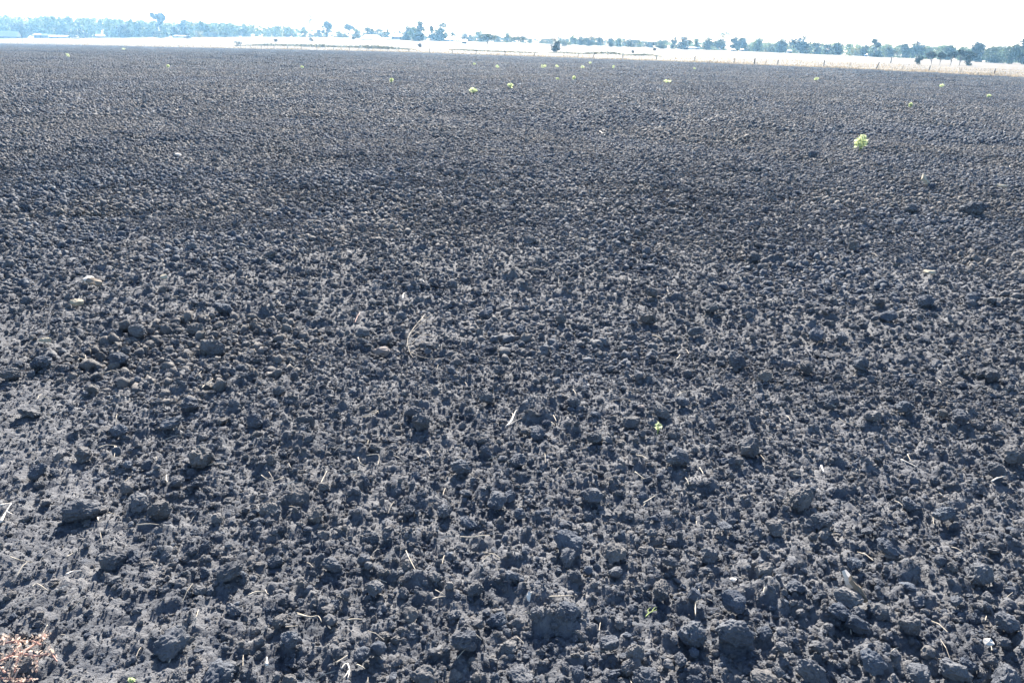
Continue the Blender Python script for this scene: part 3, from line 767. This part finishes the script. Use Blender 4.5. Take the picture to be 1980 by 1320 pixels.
# ------------------------------------------------------------------ fence
def fence():
    us = [466, 484, 505, 530, 556, 583, 613, 645, 676, 712, 750, 790, 830, 874, 920, 976, 1031, 1090, 1145, 1204, 1269, 1341, 1417, 1458, 1501, 1592, 1692, 1794, 1920, 2060]
    lean = {1031: .5, 1145: .35, 1417: .25, 1501: .3, 1692: .42, 1794: .2, 1920: .18, 1341: .2}
    P = []
    for u in us:
        d = ray(u, np.interp(u, U, VE)); t = d.x / d.y; y = float(Y_edge(t)) + 1.2
        P.append(Vector((t * y, y, float(terrain(t * y, y)))))
    e = empty('wire_fence', P[len(P) // 2], 'post and wire fence with leaning posts along the far field edge', 'fence')
    O = e.location; tops = []
    for u, p in zip(us, P):
        m = MB(); h = 1.25 + .15 * math.sin(u); l = lean.get(u, .06 * math.sin(u * 3)); r = .10 if u != 1458 else .14
        a = p - O + Vector((0, 0, -.3)); b = p - O + Vector((l * h, 0, h)); m.tube([a, a.lerp(b, .55) + Vector((.02, 0, 0)), b], [r, r * .95, r * .85], 7)
        m.build('post', M['post'], e); tops.append((p - O, b))
    for k in range(len(tops) - 1):                                   # light droppers between the posts
        (a0, b0), (a1, b1) = tops[k], tops[k + 1]
        for f in ((.5,) if (a1 - a0).length < 14 else (.33, .66)):
            m = MB(); a = a0.lerp(a1, f); b = b0.lerp(b1, f); b.z -= .12
            m.tube([a + Vector((0, 0, .1)), b], [.04, .035], 5); m.build('dropper', M['post'], e)
    for hf in (.35, .65, .93):
        m = MB(); pts = []
        for k in range(len(tops) - 1):
            p0 = tops[k][0].lerp(tops[k][1], hf); p1 = tops[k + 1][0].lerp(tops[k + 1][1], hf)
            pts += [p0, p0.lerp(p1, .5) - Vector((0, 0, .05))]
        pts.append(tops[-1][0].lerp(tops[-1][1], hf)); m.tube(pts, .012, 4); m.build('wire', M['wire'], e)
fence()
def pole(u, vb, vt, label, name='power_pole', r=.14, lean=0.0, arm=True, y=None):
    p = on_ground(u, vb); h = (vb - vt) * p.y / F; e = empty(name, p, label, 'pole')
    m = MB(); m.tube([(0, 0, -.3), (lean * h, 0, h)], [r, r * .75], 7); m.build('shaft', M['post'], e)
    if arm:
        m = MB(); m.box(-.9, .9, -.06, .06, h * .93, h * .93 + .12); m.build('crossarm', M['post'], e)
        for x in (-.8, 0, .8):
            m = MB(); m.tube([(x, 0, h * .93 + .12), (x, 0, h * .93 + .35)], [.06, .04], 6); m.build('insulator', M['wall'], e)
pole(44, 82, 52, 'tall thin power pole in front of the far left shrubs')
pole(1722, 122.5, 111.5, 'dark stump-like post on the pasture right of the tall bare-topped tree', 'old_post', .16, .04, False)

# ------------------------------------------------------------------ trees
def tree(u, vb, vt, wpx, style, leaf, label, name='gum_tree', group='trees along the far skyline', dens=1.0):
    p = on_ground(u, vb); h = (vb - vt) * p.y / F; w = wpx * p.y / F * 1.18
    rs = np.random.default_rng(int(u * 31 + vb * 7)); e = empty(name, p, label, 'shrub' if 'shrub' in name else 'tree', group)
    tm = MB(); Vs = []; r0 = max(.05, h * .022)
    def blob(c, rx, rz, n, sz, flat=.2): Vs.append(leaf_cloud(n, rx, rx * .9, rz, sz, rs, flat, .25) + np.array(c)); 
    top = Vector((rs.normal() * w * .05, rs.normal() * w * .05, h * .72))
    tm.tube([(0, 0, -.3), (top.x * .4, top.y * .4, h * .35), tuple(top)], [r0, r0 * .8, r0 * .35], 6)
    lsz = max(h * .055, .16)
    def limb(c, z0): tm.tube([(top.x * z0, top.y * z0, h * z0), (c[0] * .6, c[1] * .6, (h * z0 + c[2]) / 2), tuple(c)], [r0 * .5, r0 * .35, r0 * .12], 4)
    if style == 'round': nb, zc, zr, rb = 18, .46, .44, .34
    elif style == 'umbrella': nb, zc, zr, rb = 13, .66, .18, .28
    elif style == 'airy': nb, zc, zr, rb = 13, .50, .40, .28
    elif style == 'column': nb, zc, zr, rb = 11, .50, .44, .40
    elif style == 'bush': nb, zc, zr, rb = 12, .42, .40, .38
    elif style == 'cone': nb, zc, zr, rb = 11, .50, .46, .40
    elif style == 'bare': nb, zc, zr, rb = 10, .38, .34, .36
    else: nb, zc, zr, rb = 0, .5, .3, .3
    for k in range(nb):
        a = rs.uniform(0, 6.28); q = math.sqrt(rs.uniform(0.02, 1)); zz = rs.uniform(-1, 1)
        if style in ('round', 'bush'): q *= math.sqrt(max(.1, 1 - zz * zz * .8))
        if style == 'umbrella': zz = (1 - q) * 1.0 + rs.uniform(-.4, .4)
        if style == 'cone': q *= (1 - (zz + 1) / 2 * .85); 
        c = (math.cos(a) * q * w * .36, math.sin(a) * q * w * .36, h * (zc + zr * zz))
        rx = w * rb * rs.uniform(.6, 1.15) * (.55 if style == 'cone' and zz > .2 else 1); rz = min(rx * rs.uniform(.6, .95), h * .2)
        blob(c, rx, rz, int(95 * dens * rs.uniform(.6, 1.2)), lsz)
        limb(c, rs.uniform(.15, .6) * (zc + .2))
    if style in ('bare', 'dead'):
        for k in range(9 if style == 'bare' else 14):
            a = rs.uniform(0, 6.28); z1 = h * rs.uniform(.72, 1.0); q = rs.uniform(.1, .5) * w
            s0 = Vector((0, 0, h * rs.uniform(.4, .7)))
            b = Vector((math.cos(a) * q, math.sin(a) * q * .5, z1)); mid = s0.lerp(b, .5) + Vector((rs.normal() * w * .06, 0, 0))
            tm.tube([s0, mid, b], [r0 * .6, r0 * .45, r0 * .2], 4)
            if k % 2: blob(tuple(b), w * .09, w * .07, 8, lsz * .8)
    tm.build('trunk', M['deadwood'] if style in ('bare', 'dead') else M['bark'], e)
    if Vs: quads('crown', np.concatenate(Vs), LEAF[leaf], e)
TL = [
 (42,74,49,36,'round','dark','dark dense tree right beside the mauve-roofed house on the far left'),
 (20,72,44,22,'round','euc','grey-green tree behind the mauve-roofed house at the left edge'),
 (148,75,57,36,'bush','dark','broad dark tree between the two left sheds'),
 (120,72,50,26,'round','euc','rounded gum over the blue-grey sheds on the left'),
 (78,71,47,26,'round','pale','pale gum behind the low blue-grey sheds on the left'),
 (171,72,53,14,'airy','euc','slim gum just left of the long white shed'),
 (240,73.5,49,22,'round','dark','dark gum with a pointed top right of the long white shed'),
 (310,69,26,22,'airy','dark','tall emergent gum rising above the left woodland'),
 (311,74,60,20,'bush','euc','low green bush below the tall emergent gum'),
 (340,73,55,16,'round','dark','small dark gum left of the yellow-green bush'),
 (364,76,66,11,'bush','dark','small low bush left of the yellow-green bush'),
 (383,73,60,15,'bush','yel','round yellow-green bush at the foot of the left woodland'),
 (412,72.5,61,17,'bush','dark','dark round bush right of the yellow-green one'),
 (437,73,63,14,'bush','euc','green bush at the right end of the row of bushes'),
 (356,70,38,18,'round','euc','taller gum bulging from the left woodland'),
 (393,70,42,22,'round','pale','pale broad gum in the middle of the left woodland'),
 (470,70,55,20,'round','euc','blue-green gum towards the end of the left woodland'),
 (555,70,57,16,'round','euc','rounded gum near the right end of the left woodland'),
 (588,71,52,13,'airy','euc','last gum at the right end of the left woodland'),
 (600,73,33,14,'dead','euc','thin dead tree with bare limbs at the end of the woodland'),
 (632,70.5,43,19,'airy','euc','tall airy gum with open crown right of the thin dead tree'),
 (618,70.5,56,12,'round','euc','small gum at the foot of the tall airy gum'),
 (657,71,57,15,'round','pale','pale small gum between the two tall airy trees'),
 (676,72,45,21,'umbrella','euc','flat-topped gum on a bare stem left of the white peaked roof'),
 (691,74,57,14,'round','pale','pale gum right next to the flat-topped gum'),
 (684,77,71,8,'bush','dark','tiny dark bush left of the white peaked roof'),
 (713,74,54,20,'round','euc','rounded blue-green gum above the white peaked roof'),
 (735,75,57,21,'round','euc','leafy gum left of the two-tier white house'),
 (731,76,67,16,'bush','dark','dark bush by the two-tier white house'),
 (750,75,57,9,'cone','euc','narrow conical tree left of the two-tier white house'),
 (773,74,56,9,'cone','dark','small dark pine behind the two-tier white house'),
 (787,78,52,19,'round','euc','leafy gum at the left of the tall grove'),
 (801,79,55,20,'round','pale','pale gum inside the tall grove'),
 (813,80,46,17,'column','euc','tallest tree of the grove in the left centre'),
 (806,80,69,18,'bush','dark','dark low bush at the foot of the grove'),
 (834,79,54,13,'cone','euc','pointed tree right of the tallest one in the grove'),
 (850,79.5,47,26,'round','euc','wide tree with a forked top at the right end of the grove'),
 (875,78,62,9,'airy','pale','faint thin tree over the white hip-roofed house'),
 (901,81,64,28,'bush','dark','dense dark dome-shaped tree beside the white hip-roofed house'),
 (928,81,62,18,'round','pale','pale tree right of the dark dome-shaped tree'),
 (943,91.5,67,27,'umbrella','euc','umbrella-shaped tree with clear trunk left of centre'),
 (962,82,69,14,'round','euc','small tree between the two umbrella-shaped trees'),
 (982,83,64,15,'airy','pale','thin pale tree left of the spreading umbrella tree'),
 (1005,89,70,31,'umbrella','euc','broad spreading umbrella tree in the centre'),
 (1023,84,74,9,'airy','pale','faint little tree right of the spreading umbrella tree'),
 (1047,84.5,79,7,'bush','dark','tiny dark round bush left of the columnar shrub'),
 (1064,86,76,16,'bush','euc','low bush just behind the columnar shrub'),
 (1075,102.5,76.5,14,'column','dark','dark columnar shrub standing by the fence in the centre'),
 (1091,91,77,20,'bush','euc','wide green bush right of the columnar shrub'),
 (1107,87,69,13,'airy','pale','tall thin pale tree starting the row right of centre'),
 (1121,88,72,16,'round','euc','second tree of the blue row right of centre'),
 (1140,89,72,20,'round','euc','broad tree in the middle of the blue row right of centre'),
 (1159,89,74,16,'round','euc','last tree of the blue row right of centre'),
 (1179,91,76,15,'round','euc','upright rounded tree right of the blue row'),
 (1197,91,76,13,'round','pale','pale tree beside the upright rounded tree'),
 (1221,92,76,24,'bush','dark','dark wide dome tree right of the blue row'),
 (1237,92,83,9,'bush','pale','small pale bush right of the dark wide dome tree'),
 (1256,92.5,76,22,'bush','dark','dark rounded tree left of the right-hand tree line'),
 (1279,94.5,79,18,'round','euc','ragged tree at the start of the right-hand tree line'),
 (1301,95,75,10,'column','euc','slim tree left of the dense rounded one in the right-hand line'),
 (1323,96,74,22,'round','dark','dense rounded tree over the white-roofed shed'),
 (1346,96,77,12,'round','pale','small tree right above the white-roofed shed'),
 (1366,97,75,22,'round','euc','full round tree left of the tallest in the right-hand line'),
 (1393,97,65,28,'airy','euc','tallest open-crowned tree of the right-hand tree line'),
 (1418,98,73,13,'column','euc','slim tree right of the tallest open-crowned tree'),
 (1437,99,75,20,'round','euc','rounded tree left of a ragged wide gum, right half'),
 (1464,100,74,19,'round','pale','ragged wide gum with spiky top, right half'),
 (1490,101,84,26,'bush','euc','low hedge-like tree between two taller gums on the right'),
 (1510,102,75,17,'round','euc','pointed gum left of the large dark-topped gum'),
 (1546,104,75,34,'round','dark','large dark-topped gum with a leaning dead limb on the right'),
 (1577,105,85,18,'round','euc','mid-height tree right of the large dark-topped gum'),
 (1599,106,86,18,'round','euc','paler neighbour in the tree row left of the yellow bush'),
 (1620,107,83,20,'round','euc','bushy tree just left of the yellow bush'),
 (1654,108,94,28,'bush','yel','yellow-orange bush in the right-hand tree line'),
 (1671,109,88,15,'round','euc','green tree between the yellow bush and the bare-topped gum'),
 (1691,110.5,72,18,'bare','euc','tall bare-topped gum with dead limbs on the right'),
 (1717,111,90,20,'round','euc','rounded tree right of the tall bare-topped gum'),
 (1748,112,87,18,'round','euc','full tree midway between the two bare-topped gums'),
 (1772,113,75,20,'bare','euc','second bare-topped gum standing behind the young trees'),
 (1796,114,90,20,'round','pale','pale gum behind the row of young trees'),
 (1832,116,90,22,'round','euc','leafy gum behind the middle of the young trees'),
 (1861,117,92,18,'round','pale','pale gum left of the big blue gum at the right'),
 (1887,120,86,24,'round','dark','big blue-green gum right of the young trees'),
 (1921,122,93,36,'round','euc','wide rounded gum near the right edge'),
 (1955,124,89,28,'round','euc','tall gum second from the right edge'),
 (1982,125,80,30,'round','dark','tallest gum cut off by the right edge'),
]
for a in TL: tree(*a)
YG = 'row of young trees on the right-hand pasture'
for a in [(1777,125,110,13,'airy','dark','leftmost young tree, short and dense, on the right pasture'),(1800,125.5,102,16,'umbrella','dark','young tree with rounded top, second from the left of its row'),
 (1817,126,104,14,'umbrella','dark','young leaning tree in the middle of the row on the pasture'),(1838,126.5,100,18,'umbrella','dark','young tree with wide crown in the right half of its row'),
 (1855,127,98,17,'umbrella','dark','tallest young tree, second from the right of its row'),(1872,127.5,101,15,'column','dark','rightmost young tree of its row, dense almost to the ground')]:
    tree(*a, name='young_tree', group=YG)
for a in [(458,90,79.5,17,'bush','dark','dark green shrub at the left end of the creek bank'),(533,81,75.5,8,'bush','brown','small brown shrub on the pasture left of centre'),
 (603,80.5,73,8,'bush','brown','brown round shrub on the pasture under the thin dead tree'),(812,92,85,8,'bush','brown','dark brown shrub on a pale rise below the grove'),
 (1223,103,98,4,'bush','brown','tiny shrub above the bank right of the columnar shrub'),(1266,98.5,93,5,'bush','brown','tiny dark shrub right of the dark rounded trees')]:
    tree(*a, name='shrub', group='shrubs on the pasture', dens=.6)

# far woodland that reads as one mass
def woodland(name, label, u0, u1, us, tops, d0, d1, n, leaf, seed):
    rs = np.random.default_rng(seed); Vs = []; tr = MB()
    for k in range(n):
        u = rs.uniform(u0, u1); vt = np.interp(u, us, tops) + rs.uniform(-2.5, 5); vb = np.interp(u, U, VT) - .5
        d = ray(u, vb); t = d.x / d.y; y = float(Y_tree(t)) + rs.uniform(d0, d1)
        z0 = float(terrain(t * y, y)); zt = CAM_H + (ray(u, vt).z / ray(u, vt).y) * y; h = max(zt - z0, 3.0)
        w = max(h, 9.0) * rs.uniform(.4, .65); x = t * y
        tr.tube([(x, y, z0 - .5), (x + rs.normal() * .4, y, z0 + h * .5), (x + rs.normal() * .8, y, z0 + h * .8)], [h * .016, h * .012, h * .005], 4)
        for b in range(8):
            zz = rs.uniform(.08, .92); q = w * .5 * rs.uniform(.2, 1) * (1.15 - abs(zz - .6)); a = rs.uniform(0, 6.28)
            c = np.array([x + math.cos(a) * q, y + math.sin(a) * q, z0 + h * zz])
            Vs.append(leaf_cloud(32, w * .30, w * .30, h * .14, h * .068, rs, .2, .2) + c)
    e = empty(name, (0, 0, 0), label, 'woodland'); e['kind'] = 'stuff'; e.location = (x, y, z0); O = np.array(e.location)
    quads('crowns', np.concatenate(Vs) - O, LEAF[leaf], e)['kind'] = 'stuff'
    tr.v = [tuple(np.array(q) - O) for q in tr.v]; tr.build('trunks', M['bark'], e)['kind'] = 'stuff'
woodland('woodland', 'pale gum woodland forming the skyline on the left', -60, 600, [0, 60, 150, 220, 300, 380, 480, 560, 600], [30, 33, 33, 37, 40, 43, 47, 51, 57], 10, 140, 280, 'pale', 4)
woodland('woodland', 'gum woodland behind the right-hand tree line', 1270, 2040, [1270, 1400, 1550, 1650, 1800, 1900, 1980, 2040], [79, 80, 83, 86, 89, 92, 91, 88], 20, 110, 330, 'pale', 5)
woodland('woodland', 'distant hazy trees behind the houses in the centre', 600, 1280, [600, 700, 800, 900, 1000, 1100, 1200, 1280], [63, 62, 63, 67, 73, 73, 76, 80], 5, 90, 300, 'euc', 6)

# ------------------------------------------------------------------ houses and sheds
def house(u0, u1, vb, veave, vridge, label, name='house', roof='roof', wall='wall', style='gable', open_=False, depth=7.0):
    p = on_ground((u0 + u1) / 2, vb); k = p.y / F; w = (u1 - u0) * k; he = (vb - veave) * k; hr = (vb - vridge) * k
    e = empty(name, p, label, 'shed' if 'shed' in name else 'house', None); e.rotation_euler = (0, 0, -math.atan2(p.x, p.y) * .5)
    m = MB(); ww = w * .46
    if open_:
        m.box(-ww, ww, depth - .2, depth, -.3, he); m.box(-ww, -ww + .15, .3, depth - .2, -.3, he); m.box(ww - .15, ww, .3, depth - .2, -.3, he)
        for x in np.linspace(-ww + .3, ww - .3, 4): m.box(x - .08, x + .08, .2, .36, -.3, he)
    else: m.box(-ww, ww, .4, depth, -.3, he)
    m.build('wall', M[wall], e)
    m = MB(); o = w * .5; y0, y1, yr = -.3, depth + .5, depth * .5
    if style == 'gable':
        m.poly([(-o, y0, he), (o, y0, he), (o, yr, hr), (-o, yr, hr), (-o, y1, he), (o, y1, he), (-o, y0, he - .15), (o, y0, he - .15), (o, y1, he - .15), (-o, y1, he - .15)],
               [(0, 1, 2, 3), (3, 2, 5, 4), (0, 3, 4, 9, 6), (1, 7, 8, 5, 2), (0, 6, 7, 1), (4, 5, 8, 9), (6, 9, 8, 7)])
    elif style == 'hip':
        i = w * .22
        m.poly([(-o, y0, he), (o, y0, he), (o, y1, he), (-o, y1, he), (-o + i, yr, hr), (o - i, yr, hr), (-o, y0, he - .15), (o, y0, he - .15), (o, y1, he - .15), (-o, y1, he - .15)],
               [(0, 1, 5, 4), (1, 2, 5), (2, 3, 4, 5), (3, 0, 4), (0, 6, 7, 1), (1, 7, 8, 2), (2, 8, 9, 3), (3, 9, 6, 0), (6, 9, 8, 7)])
    else:
        m.poly([(-o, y0, he), (o, y0, he), (o, y1, hr), (-o, y1, hr), (-o, y0, he - .15), (o, y0, he - .15), (o, y1, hr - .15), (-o, y1, hr - .15)],
               [(0, 1, 2, 3), (4, 7, 6, 5), (0, 4, 5, 1), (1, 5, 6, 2), (2, 6, 7, 3), (3, 7, 4, 0)])
    m.build('roof', M[roof], e)
    if not open_:
        n = max(2, int(w / 4))
        for q in range(n):
            x = -ww + (q + .5) * 2 * ww / n; m = MB()
            if q == n // 2: m.box(x - .5, x + .5, .33, .41, 0, min(2.1, he - .2)); m.build('door', M['opening'], e)
            else: m.box(x - .6, x + .6, .33, .41, he * .35, he * .8); m.build('window', M['opening'], e)
    return e
house(-18, 30, 75, 71, 62, 'low house with mauve metal roof at the left edge', roof='roof_mauve', wall='walldark', depth=12)
house(66, 92, 74, 69, 66.5, 'low blue-grey shed with pale roof, left one of two', 'shed', 'roof', 'walldark', 'skillion')
house(96, 127, 74.5, 71.5, 69, 'low blue-grey shed left of the broad dark tree', 'shed', 'roof', 'blue', 'skillion')
house(180, 216, 71.5, 68.5, 65.5, 'long open-fronted shed with white roof on the left', 'shed', 'roof', 'walldark', 'skillion', True)
house(337, 362, 73.5, 70.5, 69, 'pale low shed among bushes left of the yellow-green bush', 'shed', 'roof', 'wall', 'skillion')
house(696, 738, 77.5, 76, 69, 'white peaked roof of a low building left of the two-tier house', 'shed', 'roof', 'wall', 'hip', depth=10)
house(735, 755, 77, 74.5, 73.5, 'small flat-roofed white shed left of the two-tier house', 'shed', 'roof', 'blue', 'skillion')
e = house(752, 782, 77, 71, 66.5, 'white house with two-tier roof left of the grove', style='hip', depth=10)
house(826, 848, 78.5, 77, 75.5, 'tiny white-roofed shed at the foot of the grove', 'shed', 'roof', 'wall', 'skillion')
house(860, 892, 80.5, 77.5, 73, 'white hip-roofed house left of the dark dome-shaped tree', style='hip', depth=11)
house(893, 902, 85, 80.5, 78, 'little white-roofed hut below the dark dome-shaped tree', 'shed', 'roof', 'wall', 'gable', depth=3)
house(1327, 1352, 96, 93.5, 91, 'low white-roofed shed in the right-hand tree line', 'shed', 'roof', 'walldark', 'gable')
house(1523, 1531, 101, 97, 94.5, 'small white shed left of the large dark-topped gum', 'shed', 'roof', 'white', 'gable', depth=3)
house(1413, 1421, 99.5, 97, 95.5, 'tiny white shed under the slim tree in the right-hand line', 'shed', 'roof', 'white', 'gable', depth=3)
house(1432, 1438, 99.5, 96.5, 95, 'tiny white hut right of the slim tree in the right-hand line', 'shed', 'roof', 'white', 'gable', depth=3)
# parked blue car beside the bare-topped gum
def car(u, vb, w, label):
    p = on_ground(u, vb); k = p.y / F; L = 4.4; e = empty('car', p, label, 'car')
    m = MB(); prof = [(-2.2, .3), (-2.2, .8), (-1.3, .95), (-.7, 1.42), (.8, 1.45), (1.5, .98), (2.2, .85), (2.2, .3)]
    n = len(prof); vs_ = [(x, -.85, z) for x, z in prof] + [(x, .85, z) for x, z in prof]
    m.poly(vs_, [tuple(range(n)), tuple(range(2 * n - 1, n - 1, -1))] + [((i + 1) % n, i, n + i, n + (i + 1) % n) for i in range(n)])
    m.build('body', M['blue'], e)
    m = MB(); m.poly([(-1.05, -.862, 1.0), (1.25, -.862, 1.0), (.75, -.862, 1.36), (-.68, -.862, 1.34)], [(0, 1, 2, 3)]); m.build('side_window', M['opening'], e)
    for x in (-1.4, 1.4):
        for y in (-.8, .8):
            m = MB(); m.tube([(x, y - .1, .32), (x, y + .1, .32)], .32, 12); m.build('wheel', M['opening'], e)
car(1681, 110, 9, 'blue car parked left of the tall bare-topped gum')

# ------------------------------------------------------------------ hazy air
m = bpy.data.materials.new('hazy_air'); m.use_nodes = True; t = m.node_tree; t.nodes.clear()
pv = t.nodes.new('ShaderNodeVolumePrincipled'); out = t.nodes.new('ShaderNodeOutputMaterial')
pv.inputs['Color'].default_value = (0.31, 0.62, 1.0, 1); pv.inputs['Absorption Color'].default_value = (1, 1, 1, 1); pv.inputs['Density'].default_value = 0.00032; pv.inputs['Anisotropy'].default_value = 0.35
t.links.new(pv.outputs[0], out.inputs['Volume'])
hz = MB(); hz.box(-3400, 3400, -3400, 3400, -5.0, 42.0); hz = hz.build('haze', m); hz['kind'] = 'stuff'
